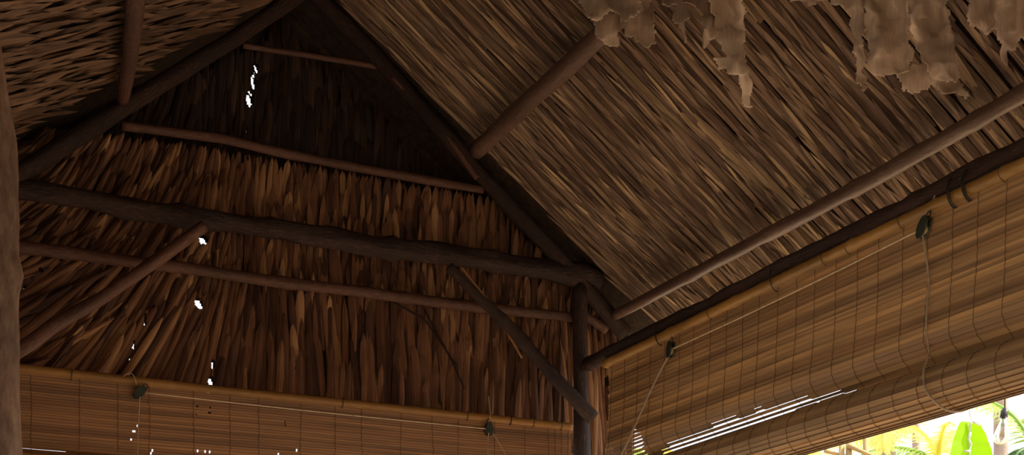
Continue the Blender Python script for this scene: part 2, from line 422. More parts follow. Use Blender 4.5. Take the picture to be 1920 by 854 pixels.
# loose long leaves and stems caught across the gable
def slope_leaves(y0, y1, mt, name, label, seed, wcol, yvis):
    lv = Leaves(); r = random.Random(seed)
    k = math.hypot(1, SL); dn = Vector((-1, 0, SL)) / k      # towards the ridge
    nrm = Vector((-SL, 0, -1)) / k; Y = Vector((0, 1, 0))
    xa = XE1 - 0.03; Ls = abs(xa - XA) * k; y = y0
    def at(s, yy):
        px = xa - max(s, 0) / k; return Vector((px, yy, roof_z(px) + 0.065))
    while y < y1:
        w = wcol * r.uniform(0.88, 1.14); far = y > yvis
        lift = r.uniform(-0.008, 0.012)
        yc = lambda s: y + 0.022 * nz(s * 1.3, y * 0.7) + 0.006 * nz(s * 4, y * 3)
        s = -0.1 - r.uniform(0, .2)
        while s < Ls - 0.1:                       # the long folded ribs
            L = min(r.uniform(0.45, 0.85), Ls - s)
            dy = (yc(s + L) - yc(s)) / L
            d = (dn + Y * dy).normalized(); sd = (Y - d * d.y).normalized()
            lv.leaf(at(s, yc(s)), d, sd, nrm, L, w * r.uniform(0.60, 0.70), 0.002, 0.022 + lift, seg=9, tip=r.uniform(0.2, 0.35), ridge=r.uniform(0.5, 0.7), across=4, sway=r.uniform(-.004, .004))
            s += 0.22 * r.uniform(0.7, 1.4)
        if far:                                   # narrow leaflets lying on each rib, tips lifting
            s = 0.0
            while s < Ls - 0.15:
                q = s / Ls; L = r.uniform(0.14, 0.34) * (0.8 + q * .6)
                a = r.gauss(-0.03, 0.05) - (0.10 * (1 - q) if r.random() < .6 else 0)
                yy = yc(s) + r.uniform(-.5, .5) * w * 0.28
                d = (dn + Y * a).normalized(); sd = (Y - d * d.y).normalized()
                if s + L < Ls:
                    lv.leaf(at(s, yy), d, sd, nrm, L, r.uniform(0.012, 0.024), 0.028 + lift, 0.036 + lift + r.uniform(0, .018) * (1.2 - q), seg=6, tip=r.uniform(.35, .7), ridge=r.uniform(.2, .45))
                s += r.uniform(0.025, 0.07) * (0.8 + q * 0.9)
        y += w
    return tag(lv.build(name, mt), label, 'thatch', kind='stuff')
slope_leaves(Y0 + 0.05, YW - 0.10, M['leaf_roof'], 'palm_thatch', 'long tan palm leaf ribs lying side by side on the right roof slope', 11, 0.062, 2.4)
def left_leaves():
    lv = Leaves(); r = random.Random(21)
    k = math.hypot(1, SL); dn = Vector((1, 0, SL)) / k; nrm = Vector((SL, 0, -1)) / k
    Ls = (XA - XE0 - 0.03) * k
    s = -0.05
    while s < Ls - 0.12:
        y = Y0 + 0.05 + r.uniform(0, .05)
        while y < YW - 0.10 + r.uniform(-.08, .12):
            far = y > 3.6
            w = r.uniform(0.024, 0.044) if far else 0.09
            L = min(r.uniform(0.14, 0.36), Ls - s)
            ss = s + r.uniform(-0.04, 0.04); px = XE0 + 0.03 + max(ss, 0) / k
            base = Vector((px, y, roof_z(px) + 0.065))
            a = r.gauss(-0.03, 0.13)
            d = (dn + Vector((0, 1, 0)) * a).normalized(); sd = Vector((0, 1, 0)) - d * d.y; sd.normalize()
            lv.leaf(base, d, sd, nrm, L, w, 0.002, r.uniform(0.025, 0.075), seg=6, tip=r.uniform(.3, .6), ridge=r.uniform(.05, .3), curl=r.uniform(-.006, .01))
            y += w * r.uniform(0.75, 1.2)
        s += 0.055 if True else 0
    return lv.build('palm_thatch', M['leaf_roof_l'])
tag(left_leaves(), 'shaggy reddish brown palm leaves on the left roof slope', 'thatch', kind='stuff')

# ------------------------------------------------------------------ poles
def pole(name, pts, rad, mt, label, cat, n=40, wob=0.012, bmp=0.16, seed=1.0, seg=14, knots=(), group=None):
    """round timber through control points with wobble, knots and uneven girth"""
    P = [Vector(p) for p in pts]
    ls = [0.0]
    for a, b_ in zip(P, P[1:]): ls.append(ls[-1] + (b_ - a).length)
    T = ls[-1]; out = []; rr = []
    for i in range(n + 1):
        s = T * i / n; j = 0
        while j < len(P) - 2 and s > ls[j + 1]: j += 1
        t = (s - ls[j]) / (ls[j + 1] - ls[j]); t = min(max(t, 0), 1)
        p = P[j].lerp(P[j + 1], t)
        p = p + Vector((nz(s * 1.4, seed), nz(s * 1.4, seed + 9), nz(s * 1.4, seed + 19))) * wob * 2
        r_ = rad[0] + (rad[1] - rad[0]) * i / n
        r_ *= 1 + 0.18 * nz(s * 3.1, seed + 3)
        for (kp, kh) in knots: r_ += kh * math.exp(-((i / n - kp) * T / 0.03) ** 2)
        out.append(p); rr.append(r_)
    m = MB(); m.tube(out, rr, seg, bump=bmp, seed=seed)
    uv = []
    for i in range(n + 1):
        for k_ in range(seg):
            uv.append((k_ / seg * 1.0 if k_ <= seg / 2 else 1 - k_ / seg, T * i / n))
    og = tuple(out[0])
    o = m.build(name, mt, vuv=[(a * 1.0, b_) for a, b_ in uv], origin=og)
    return tag(o, label, cat, group)

M_y = YW
def wall_pt(u, v, y): return PY(u, v, y)
pole('wooden_post', [(XR + .01, YW, 0), (XR + .008, YW, 1.35 + H), (XR - .002, YW, Z_TIE - 0.035)], (0.041, 0.037), M['dark_pole'],
     'straight dark round post under the right end of the heavy cross beam', 'post', wob=0.004, seed=4.0, n=60)
# worn post on the left edge, nearer than the gable
yp = 4.62
pl = [(XL - .02, yp, 0), (XL + .0, yp, 1.15 + H), (XL + .005, yp, 1.45 + H), (XL - .01, yp, 1.8 + H), (XL - .05, yp, roof_z(XL - .05) - 0.0)]
pole('wooden_post', pl, (0.092, 0.040), M['trunk_post'], 'thick pale worn trunk post at the left edge of the picture', 'post', wob=0.006, seed=2.2, bmp=0.22, n=60, seg=20,
     knots=((0.78, 0.012),))
pole('wooden_post', [(0.46, YW + .02, 0), (0.46, YW + .02, Z_TIE - 0.03)], (0.045, 0.04), M['dark_pole'], 'dark corner post in the far left corner behind the pale trunk post', 'post', wob=0.004, seed=8.0)
tb = [PY(-40, 347, YW), PY(20, 356, YW), PY(150, 374, YW), PY(300, 402, YW), PY(420, 417, YW), PY(560, 437, YW), PY(700, 462, YW), PY(850, 480, YW), PY(980, 500, YW), PY(1123, 523, YW)]
pole('cross_beam', tb, (0.042, 0.048), M['dark_pole'], 'heavy dark knotty cross beam with a blunt end over the right post', 'beam', wob=0.006, seed=5.0, bmp=0.3, n=90, seg=16,
     knots=((0.42, .010), (0.62, 0.014), (0.28, .008), (0.8, .007), (0.97, .006)))
pole('wall_pole', [PY(455, 85, YW + .04), PY(580, 105, YW + .04), PY(712, 126, YW + .04)], (0.013, 0.013), M['pole'], 'short thin pole high under the roof peak', 'pole', wob=0.004, seed=6.0)
pole('wall_pole', [PY(228, 236, YW + .02), PY(420, 263, YW + .02), PY(520, 285, YW + .02), PY(700, 321, YW + .02), PY(905, 356, YW + .02)], (0.021, 0.019), M['pole'],
     'slim reddish pole crossing the gable above the heavy beam', 'pole', wob=0.005, seed=7.0, n=60)
pole('wall_pole', [PY(-10, 457, YW + .05), PY(90, 470, YW + .05), PY(300, 497, YW + .05), PY(500, 526, YW + .05), PY(700, 551, YW + .05), PY(900, 577, YW + .05), PY(1090, 598, YW + .05)], (0.026, 0.024), M['pole'],
     'smooth brown pole crossing the gable below the heavy beam', 'pole', wob=0.005, seed=9.0, n=70, knots=((.1, .004), (.45, .004), (.66, .005)))
# rafters of the gable
pole('rafter', [PY(578, -26, YW - .0), PY(700, 98, YW - .0), PY(890, 318, YW - .0), PY(1050, 488, YW - .0), PY(1172, 628, YW - .0)], (0.034, 0.040), M['dark_pole'], 'long dark rafter running down the right edge of the gable', 'rafter', wob=0.008, seed=12.0, n=70)
pole('rafter', [PY(600, -40, YW - .0), PY(440, 72, YW - .0), PY(225, 205, YW - .0), PY(20, 338, YW - .0), PY(-60, 388, YW - .0)], (0.034, 0.040), M['dark_pole'], 'long dark rafter running down the left edge of the gable', 'rafter', wob=0.006, seed=13.0, n=70)
pole('rafter', [PY(735, 145, YW - .02), PY(800, 210, YW - .02), PY(850, 272, YW - .02), PY(895, 335, YW - .02)], (0.010, 0.014), M['pole'], 'thin reddish stick lashed along the right rafter', 'pole', wob=0.003, seed=14.0)
# braces
pole('brace', [PY(382, 424, YW - .075), PY(290, 490, YW - .075), PY(180, 565, YW - .075), PY(100, 612, YW - .075), PY(20, 668, YW - .075)], (0.024, 0.030), M['pole'], 'brown diagonal brace rising from the left post to the heavy beam', 'brace', wob=0.005, seed=15.0, n=50, bmp=.2)
pole('brace', [PY(842, 500, YW - .085), PY(900, 562, YW - .085), PY(960, 618, YW - .085), PY(1020, 685, YW - .085), PY(1060, 730, YW - .085), PY(1112, 783, YW - .085)], (0.022, 0.034), M['dark_pole'],
     'dark diagonal brace running from the heavy beam down across the right post', 'brace', wob=0.006, seed=16.0, n=50, bmp=.25, knots=((.5, .006), (.35, .005)))
pole('stick', [PY(862, 498, YW + .02), PY(912, 560, YW + .05)], (0.006, 0.004), M['bamboo_dim'], 'short pale stick wedged just right of the top of the right brace', 'stick', n=8, wob=.002, seed=31)
pole('stick', [PY(940, 602, YW - .06), PY(978, 672, YW - .04)], (0.007, 0.005), M['bamboo_dim'], 'short pale stick poking out below the middle of the right brace', 'stick', n=8, wob=.002, seed=32)
for i, (q, lb) in enumerate([([(795, 580), (850, 680), (872, 730)], 'thin dark creeper stem left of the right brace, the lower left one'),
                             ([(690, 540), (800, 600), (860, 690)], 'thin dark stem crossing the thatch under the lower wall pole')]):
    pole('leaf_stem', [PY(a, b_, YW + .09) for a, b_ in q], (0.006, 0.004), M['dark_pole'], lb, 'stem', n=16, wob=.006, seed=40 + i)
# roof purlins of the right slope
def on_R(u, v, drop=0.0):
    a = ray(u, v); za = ZA - H - drop; t = (za + SL * XA) / (a[2] + SL * a[0]); return Vector((a[0] * t, a[1] * t, a[2] * t + H))
def on_L(u, v, drop=0.0):
    a = ray(u, v); za = ZA - H - drop; t = (za - SL * XA) / (a[2] - SL * a[0]); return Vector((a[0] * t, a[1] * t, a[2] * t + H))
D = 0.075
pA, pB = on_R(893, 283, D), on_R(1120, 70, D)
ext = (pB - pA).normalized()
pole('purlin', [pA, pA.lerp(pB, .5), pB, pB + ext * 4.2], (0.038, 0.036), M['purlin'], 'round purlin high on the right roof slope', 'purlin', wob=0.004, seed=17.0, n=60)
q1, q2, q3 = on_R(1152, 592, D), on_R(1640, 335, D), on_R(1925, 172, D)
pole('purlin', [q1, q1.lerp(q2, .5), q2, q3, q3 + (q3 - q2).normalized() * 3.2], (0.026, 0.034), M['purlin'], 'long smooth brown purlin near the eave with shiny lower edge', 'purlin', wob=0.004, seed=18.0, n=110,
     knots=((.12, .004), (.22, .004), (.31, .005), (.42, .005), (.6, .004)))
q1 = on_L(230, 186, .055); q2 = on_L(252, 0, .055)
pole('purlin', [q1, q1.lerp(q2, .5) + Vector((.01, 0, 0)), q2, q2 + (q2 - q1).normalized() * 1.2], (0.028, 0.038), M['pole'], 'crooked reddish pole under the left roof slope', 'purlin', wob=0.008, seed=19.0)
# eave plate carrying the right blind
pole('eave_beam', [(XR + .01, YW - .06, Z_PLATE), (XR, 5.0, Z_PLATE), (XR, 3.8, Z_PLATE - .005), (XR, 3.1, Z_PLATE), (XR, -2.75, Z_PLATE)], (0.034, 0.036), M['dark_pole'],
     'rough dark eave beam above the bamboo rod of the right blind', 'beam', wob=0.006, seed=20.0, n=130, seg=16, bmp=.28, knots=((.1, .006), (.2, .004), (.27, .006), (.4, .005)))
pole('wooden_post', [(XR + .0, -2.6, 0), (XR, -2.6, Z_PLATE)], (0.045, 0.04), M['dark_pole'], 'dark post carrying the near end of the right eave beam', 'post', wob=0.004, seed=24.0)
pole('wooden_post', [(XL, -2.6, 0), (XL, -2.6, roof_z(XL) + 0.02)], (0.05, 0.045), M['dark_pole'], 'dark post carrying the near left corner of the roof', 'post', wob=0.004, seed=25.0)
pole('brace', [(XR + .16, YW + .02, Z_C - .02), (XR + .02, YW + .03, Z_C + .05)], (0.022, 0.02), M['pole'], 'stubby pole end just right of the right post', 'pole', wob=0.002, seed=26.0, n=10)

# ------------------------------------------------------------------ blinds
def blind_panel(name, mt, parent, to3, prof, l0, l1, pitch, gapf, dropf=None, nseg=90, seed=1, thick=0.0022, wav=0.0015, lip=0.0036):
    """woven panel: strips along the length, laid down a profile. prof(a) -> (inward, z, normal_in, normal_z)"""
    r = random.Random(seed); m = MB(); uv = []; a = 0.0; A = prof.length
    while a < A - pitch * 0.5:
        w = pitch * r.uniform(0.8, 1.2); e0 = l0 + r.uniform(-.006, .006); e1 = l1 + r.uniform(-.006, .006)
        ph = r.uniform(0, 99); prev = None
        for i in range(nseg + 1):
            L = e0 + (e1 - e0) * i / nseg
            s = a + w / 2 + wav * 2.5 * nz(L * 1.5, a * 4.0, seed)
            hw = (w - gapf(L, s, ph)) / 2
            cur = []
            tl = 0.0012 * nz(L * 3, ph + 4)
            for (ds, dt) in ((-hw, lip + tl), (0, 0.0012 + tl * .5), (hw, -0.0006), (hw, -thick - .0006), (-hw, lip - thick)):
                ii, zz, ni, nz_ = prof(s + ds)
                cur.append(len(m.v)); m.v.append(tuple(to3(L, ii + ni * dt, zz + nz_ * dt))); uv.append((L + ph, s + ds))
            if prev and not (dropf and dropf(L, s)):
                for q in range(5):
                    m.f.append((prev[q], prev[(q + 1) % 5], cur[(q + 1) % 5], cur[q]))
            prev = cur
        a += w
    return m.build(name, mt, parent, vuv=uv, smooth=False)
class Profile:
    def __init__(s, pts):
        s.p = pts; s.l = [0.0]
        for a, b_ in zip(pts, pts[1:]): s.l.append(s.l[-1] + math.hypot(b_[0] - a[0], b_[1] - a[1]))
        s.length = s.l[-1]
    def __call__(s, a):
        a = min(max(a, 0), s.length - 1e-6); j = 0
        lo, hi = 0, len(s.l) - 2
        while lo < hi:
            md = (lo + hi + 1) // 2
            if s.l[md] <= a: lo = md
            else: hi = md - 1
        j = lo; t = (a - s.l[j]) / (s.l[j + 1] - s.l[j])
        (x0, z0), (x1, z1) = s.p[j], s.p[j + 1]
        dx, dz = (x1 - x0) / (s.l[j + 1] - s.l[j]), (z1 - z0) / (s.l[j + 1] - s.l[j])
        return x0 + (x1 - x0) * t, z0 + (z1 - z0) * t, -dz, dx
def spline(pts, k=8):
    out = []
    for i in range(len(pts) - 1):
        p0 = pts[max(i - 1, 0)]; p1 = pts[i]; p2 = pts[i + 1]; p3 = pts[min(i + 2, len(pts) - 1)]
        for j in range(k):
            t = j / k
            out.append(tuple(0.5 * (2 * p1[e] + (p2[e] - p0[e]) * t + (2 * p0[e] - 5 * p1[e] + 4 * p2[e] - p3[e]) * t * t + (3 * p1[e] - p0[e] - 3 * p2[e] + p3[e]) * t ** 3) for e in range(len(p1))))
    out.append(tuple(pts[-1])); return out
def arc(cx, cz, r, a0, a1, n=20, shrink=0.0):
    return [(cx + (r - shrink * i / n) * math.cos(a0 + (a1 - a0) * i / n), cz + (r - shrink * i / n) * math.sin(a0 + (a1 - a0) * i / n)) for i in range(n + 1)]
def stitches(name, parent, to3, prof, pos, amax, rad=0.0011, seed=0):
    m = MB(); r = random.Random(seed)
    for L0 in pos:
        pts = []; n = int(amax / 0.018); dr = 0.0
        for i in range(n + 1):
            a = amax * i / n; ii, zz, ni, nz_ = prof(a)
            pts.append(to3(L0 + 0.006 * nz(a * 6, L0 * 7) + (0.004 if i % 2 else 0), ii + ni * 0.0035, zz + nz_ * 0.0035))
        m.tube(pts, rad, 4, cap=False)
    return tag(m.build(name, M['thread'], parent), kind='stuff')
def rod_uv(n, seg, T): return [((k / seg if k <= seg / 2 else 1 - k / seg), T * i / n) for i in range(n + 1) for k in range(seg)]
def bamboo_rod(name, parent, p0, p1, rad, mt, nodes=6, seed=0):
    r = random.Random(seed); p0 = Vector(p0); p1 = Vector(p1); n = 160; seg = 14
    ks = [(i + 0.5 + r.uniform(-.2, .2)) / nodes for i in range(nodes)]
    T = (p1 - p0).length; pts = []; rr = []
    for i in range(n + 1):
        t = i / n; e = rad
        for k in ks:
            dd = (t - k) * T
            e += rad * 0.16 * math.exp(-(dd / 0.010) ** 2) - rad * 0.08 * math.exp(-((dd - .02) / 0.008) ** 2)
        pts.append(p0.lerp(p1, t) + Vector((0, 0, 0.006 * nz(t * 3, seed + .5)))); rr.append(e)
    m = MB(); m.tube(pts, rr, seg, bump=0.03, seed=seed)
    return m.build(name, mt, parent, vuv=rod_uv(n, seg, T))
def ring(name, parent, c, ax, ra, rb, thick, mt, turns=1.0, tilt=0.0):
    """lashing round a rod: c centre, ax 'x' or 'y' axis of the rod, ra horizontal and rb vertical half sizes"""
    pts = []; n = int(26 * turns)
    for i in range(n + 1):
        a = 2 * math.pi * i / n * turns; sh = 0.008 * i / n * turns + tilt * math.sin(a)
        if ax == 'y': pts.append((c[0] + ra * math.cos(a), c[1] + sh, c[2] + rb * math.sin(a)))
        else: pts.append((c[0] + sh, c[1] + ra * math.cos(a), c[2] + rb * math.sin(a)))
    m = MB(); m.tube(pts, thick, 6, cap=True)
    return m.build(name, mt, parent)
def pulley(parent, c, ax, s=1.0, tilt=0.3):
    """cast cleat pulley: two cheeks, wheel and eye"""
    c = Vector(c)
    def T(a, b_, t):                      # a along the blind, b up, t towards the room
        ca, sa = math.cos(tilt), math.sin(tilt); a, b_ = a * ca - b_ * sa, a * sa + b_ * ca
        return c + (Vector((-t, a, b_)) if ax == 'y' else Vector((a, -t, b_)))
    m = MB()
    for t0 in (0.004, 0.022):
        n = 22; i0 = len(m.v)
        for tt in (t0, t0 + 0.006):
            for i in range(n):
                an = 2 * math.pi * i / n; rr = 0.024 * s * (1 + 0.32 * abs(math.sin(an)) ** 3)
                m.v.append(tuple(T(rr * math.cos(an) * 0.86, rr * math.sin(an) * 1.2, tt)))
        m.f.append(tuple(i0 + i for i in range(n))); m.f.append(tuple(i0 + n + i for i in range(n))[::-1])
        for i in range(n): m.f.append((i0 + i, i0 + (i + 1) % n, i0 + n + (i + 1) % n, i0 + n + i))
    p = m.build('pulley', M['pulley'], parent)
    w = MB(); w.tube([T(0, -.006, 0.008), T(0, -.006, 0.024)], 0.019 * s, 18); w.build('pulley_wheel', M['brass'], p)
    e = MB(); e.tube([T(0.010 * math.cos(a), 0.038 * s + 0.014 * math.sin(a), 0.014) for a in [2 * math.pi * i / 14 for i in range(15)]], 0.0022, 6); e.build('pulley_eye', M['wire'], p)
    return p
def cord(parent, pts, rad, mt, name='lift_cord'):
    m = MB(); m.tube(spline([tuple(p) for p in pts], 8), rad, 7); return m.build(name, mt, parent)

# ---- right hand blind, hanging from the eave beam
XB = XR - 0.012
BR = empty('bamboo_blind', (XB, 2.6, 0.98 + H), 'large tan bamboo roll blind hanging under the right eave beam', 'blind')
rc = (-0.035, 1.092 + H); rr_ = 0.082
pts = spline([(-0.003, 1.672 + H), (0.0, 1.60 + H), (0.004, 1.45 + H), (0.016, 1.31 + H), (0.020, 1.262 + H), (0.006, 1.225 + H), (-0.030, 1.19 + H), (-0.032, 1.178 + H)], 6)
pts += arc(rc[0], rc[1], rr_, math.radians(82), math.radians(-100), 26)[0:]
pts += arc(rc[0], rc[1] + .003, rr_ - .003, math.radians(-106), math.radians(-250), 16, .012)
profR = Profile(pts)
def to3R(L, i, z): return (XB - i, L, z)
LEAK = [(1240, 850), (1262, 822), (1293, 812), (1325, 804), (1350, 790), (1369, 782), (1395, 780), (1410, 776), (1428, 768), (1470, 757), (1520, 745), (1545, 741), (1610, 730), (1612, 735), (1560, 750), (1500, 768),
        (1470, 780), (1425, 803), (1380, 820), (1335, 836), (1300, 856), (1240, 880)]
LEAK2 = [(1187, 798), (1200, 812), (1208, 830), (1212, 880), (1163, 880), (1172, 840), (1178, 815)]
LEAK3 = [(1139, 838), (1148, 836), (1150, 880), (1136, 880)]
def gapR(L, s, ph):
    ii, zz, ni, nn = profR(s); u, v = pix(to3R(L, ii, zz))
    u += 7 * nz(L * 9, s * 30); v += 5 * nz(L * 7, s * 30, 4)
    if s < 0.56 and (inpoly(u, v, LEAK) or inpoly(u, v, LEAK2) or inpoly(u, v, LEAK3)): return 0.0068
    if s > 0.64: return 0.0012
    if s > 0.38: return -0.003
    return 0.0021 + 0.0014 * nz(L * 3, ph)
blind_panel('slat_panel', M['slat'], BR, to3R, profR, -0.35, 5.69, 0.0185, gapR, nseg=420, seed=5)
ys = []; y = 5.66
while y > -0.3: ys.append(y); y -= 0.118 * (0.92 + 0.16 * ((len(ys) * 37) % 10) / 10)
stitches('stitching', BR, to3R, profR, ys, profR.length * 0.88)
bamboo_rod('head_rod', BR, (XR - .014, 5.72, 1.690 + H), (XR - .014, -0.4, 1.690 + H), 0.0215, M['bamboo'], 26, 3)
m = MB(); m.tube([(XB + .035, 5.68, rc[1]), (XB + .035, -0.33, rc[1])], 0.03, 12); m.build('roll_core', M['slat'], BR)
yy = lambda u, v: PX(u, v, XR).y
for (u, v, tk, tn) in ((1800, 365, .0026, 2), (1828, 352, .003, 2), (1462, 522, .0022, 1), (1245, 632, .003, 1), (1555, 475, .0014, 1), (1600, 455, .0014, 1), (1700, 408, .0014, 1), (1890, 330, .0014, 1), (1340, 583, .0014, 1)):
    big = tk > .002
    ring('tie', BR, (XR - .010, yy(u, v), (1.705 if big else 1.690) + H), 'y', 0.034 if big else 0.026, 0.052 if big else 0.027, tk, M['wire'] if big else M['thread'], tn, 0.004)
XP = XB - 0.004
p1 = PX(1258, 656, XB - .02); p2 = PX(1733, 427, XB - .02)
pulley(BR, (XB - .006, p1.y, p1.z), 'y', 0.95, 0.15); pulley(BR, (XB - .006, p2.y, p2.z), 'y', 1.0, 0.55)
cord(BR, [p1 + Vector((0, 0, .0)), p1.lerp(p2, .33) + Vector((0, 0, -.006)), p1.lerp(p2, .66) + Vector((0, 0, -.006)), p2], 0.0034, M['cord_pale'])
cord(BR, [p1 + Vector((0, 0, .05)), p1 + Vector((.005, 0, .085)), p1 + Vector((.02, 0, .10))], 0.0020, M['cord'], 'pulley_loop')
cord(BR, [p2 + Vector((0, 0, .03)), p2 + Vector((.004, -.03, .07)), p2 + Vector((.01, -.05, .105))], 0.0030, M['cord'], 'pulley_loop')
def frontR(L, z, off):
    best = -9
    for i in range(60):
        ii, zz, _, _ = profR(profR.length * 0.85 * i / 60)
        if abs(zz - z) < 0.02: best = max(best, ii)
    return (XB - best - off)
cp = [p2 + Vector((-.008, 0, -.02))]
for (u, v) in ((1733, 520), (1734, 600), (1736, 660), (1740, 700), (1748, 735), (1762, 762)):
    q = PX(u, v, XB - .03); cp.append(Vector((frontR(q.y, q.z, .008), q.y, q.z)))
q = cp[-1]; cp += [q + Vector((.035, -.02, -.018)), q + Vector((.075, -.04, -.012)), q + Vector((.11, -.05, .02))]
cord(BR, cp, 0.0038, M['cord'])
# second cord runs slack towards the room
cp = [p1 + Vector((-.006, .005, -.02)), PX(1225, 722, XB - .05), PX(1195, 790, XB - .06), PX(1166, 852, XB - .06), PX(1150, 890, XB - .06), PX(1140, 1010, XB - .06)]
cord(BR, cp, 0.0046, M['cord'])

# ---- blind on the gable side
YBE = YW - 0.14
BE = empty('bamboo_blind', (1.9, YBE, 1.0 + H), 'brown bamboo blind hung across the gable end below the thatch', 'blind')
e0 = PY(-60, 683, YBE).x; e1 = PY(1071, 800, YBE).x
zt = PY(600, 752, YBE).z
ptsE = spline([(-0.002, zt - .01), (0.0, zt - .1), (0.004, zt - .2), (0.0, zt - .30), (-.004, 1.10 + H)], 6)
ptsE += arc(-.045, 1.03 + H, 0.078, math.radians(62), math.radians(-210), 30, .01)
profE = Profile(ptsE)
def to3E(L, i, z): return (L, YBE - i, z)
PIN = [(392, 738), (395, 762), (394, 776), (371, 765), (370, 778), (535, 791), (536, 797), (252, 812), (258, 800), (286, 846), (285, 852), (372, 849), (386, 848), (395, 850), (523, 852), (557, 848), (246, 823)]
PW = [(PY(u, v, YBE).x, PY(u, v, YBE).z) for u, v in PIN]
def dropE(L, s):
    z = profE(s)[1]
    return any(abs(L - a) < .004 and abs(z - b_) < 0.006 for a, b_ in PW)
def gapE(L, s, ph): return -0.0008 + 0.0004 * nz(L * 4, ph)
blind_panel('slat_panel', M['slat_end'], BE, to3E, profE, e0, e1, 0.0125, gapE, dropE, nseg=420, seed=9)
xs = []; x = e1 - 0.02
k = 0
while x > e0: xs.append(x); x -= (0.035 if k < 3 else 0.155 + 0.03 * ((k * 7) % 3 - 1)); k += 1
stitches('stitching', BE, to3E, profE, xs, profE.length * .75, 0.0010)
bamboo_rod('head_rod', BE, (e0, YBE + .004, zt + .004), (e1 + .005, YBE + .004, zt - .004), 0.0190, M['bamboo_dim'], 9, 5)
m = MB(); m.tube([(e0 + .01, YBE + .045, 1.03 + H), (e1 - .01, YBE + .045, 1.03 + H)], 0.03, 12); m.build('roll_core', M['slat_end'], BE)
p1 = PY(262, 737, YBE - .015); p2 = PY(916, 806, YBE - .015)
pulley(BE, (p1.x, YBE - .003, p1.z), 'x', 0.85, -0.7); pulley(BE, (p2.x, YBE - .003, p2.z), 'x', 0.85, 0.0)
off = Vector((0, -.008, 0))
cord(BE, [p1 + off, p1.lerp(p2, .5) + off + Vector((0, 0, -.004)), p2 + off], 0.0028, M['cord_pale'])
cord(BE, [p1 + Vector((-.015, -.01, .03)), p1 + Vector((-.03, -.02, .065)), p1 + Vector((-.05, -.02, .07)), p1 + Vector((-.07, -.02, .055))], 0.0018, M['cord'], 'pulley_loop')
cord(BE, [p2 + Vector((0, -.01, .03)), p2 + Vector((.0, -.02, .07)), p2 + Vector((-.01, -.02, .15))], 0.0018, M['cord'], 'pulley_loop')
cord(BE, [p1 + Vector((-.004, -.022, -.02)), PY(259, 800, YBE - .03), PY(257, 870, YBE - .045), PY(256, 960, YBE - .05)], 0.0026, M['cord'])
cord(BE, [p2 + Vector((-.008, -.022, -.02)), PY(914, 840, YBE - .03), PY(914, 950, YBE - .05)], 0.0024, M['cord'])
cord(BE, [p2 + Vector((.012, -.022, -.02)), PY(948, 854, YBE - .04), PY(985, 930, YBE - .05)], 0.0022, M['cord'])
for (u, v) in ((955, 788), (640, 757), (874, 776), (132, 700), (1050, 800), (998, 794)):
    c = PY(u, v, YBE); ring('tie', BE, (c.x, YBE + .004, zt), 'x', 0.022, 0.024, .0016 if u != 955 else .0026, M['wire'], 1, .003)

# ------------------------------------------------------------------ dried leaf pieces hanging by the right slope
def scrap(poly, depth, label, seed, thick=0.003, curl=0.05, sub=9):
    """ragged sheet of dried sheath: the outline is filled with a small grid, curled in depth and given thickness"""
    xs = [p[0] for p in poly]; ys = [p[1] for p in poly]; step = max(3.0, (max(xs) - min(xs)) / 34)
    m = MB(); ix = {}; uv = []
    nx = int((max(xs) - min(xs)) / step) + 2; ny = int((max(ys) - min(ys)) / step) + 2
    def vert(i, j):
        if (i, j) in ix: return ix[(i, j)]
        u = min(xs) + (i - .5) * step; v = min(ys) + (j - .5) * step
        u2 = u + 5 * nz(u * .05, v * .05, seed); v2 = v + 8 * nz(u * .06, v * .06, seed + 7)
        d = depth + curl * nz(u * .016, v * .013, seed + 3) * 2 + curl * 0.5 * math.sin((u - xs[0]) * .09 + seed)
        d += 0.015 * nz(u * .06, v * .03, seed + 1)
        p = PD(u2, v2, d); ix[(i, j)] = len(m.v); m.v.append(tuple(p)); uv.append((u * .0012 + seed, v * .002)); return ix[(i, j)]
    for i in range(nx):
        for j in range(ny):
            u = min(xs) + i * step; v = min(ys) + j * step
            if inpoly(u + 6 * nz(u * .07, v * .07, seed + 20), v + 6 * nz(u * .08, v * .05, seed + 30), poly):
                m.f.append((vert(i, j), vert(i, j + 1), vert(i + 1, j + 1), vert(i + 1, j)))
    o = m.build('dried_leaf', M['scrap'], vuv=uv, smooth=True)
    so = o.modifiers.new('thickness', 'SOLIDIFY'); so.thickness = thick
    return tag(o, label, 'dried leaf', 'dried leaves hanging beside the right roof slope')
scrap([(1070, -60), (1085, 5), (1098, 22), (1105, 35), (1112, 42), (1130, 32), (1148, 22), (1155, 18), (1164, 42), (1198, 30), (1196, -60)], 4.35, 'pale dried leaf piece hanging directly above the upper purlin end', 1.1)
scrap([(1110, -60), (1112, 45), (1117, 68), (1128, 80), (1150, 86), (1162, 85), (1163, 45), (1160, -60)], 4.48, 'dark dried leaf piece touching the upper end of the short purlin', 2.2)
scrap([(1165, -60), (1172, 45), (1178, 66), (1200, 74), (1215, 87), (1228, 84), (1228, 60), (1225, 30), (1215, -60)], 4.45, 'square ended dried leaf piece just right of the pale one above the purlin', 3.3)
scrap([(1228, -60), (1240, 10), (1262, 12), (1272, 55), (1286, 92), (1280, 60), (1290, 20), (1300, -60)], 4.35, 'narrow twisted dried leaf strip hanging left of the long strand', 4.4, curl=.03)
scrap([(1268, -60), (1280, 5), (1300, 10), (1318, 30), (1316, 85), (1330, 84), (1352, 68), (1360, 30), (1352, -60)], 4.3, 'broad curled dried leaf between the narrow strip and the long strand', 5.5)
scrap([(1335, -60), (1342, 70), (1362, 110), (1340, 112), (1352, 130), (1385, 145), (1396, 196), (1406, 200), (1412, 150), (1402, 120), (1396, 80), (1394, -60)], 4.2, 'long dark hanging dried leaf strand with the lowest tip', 6.6)
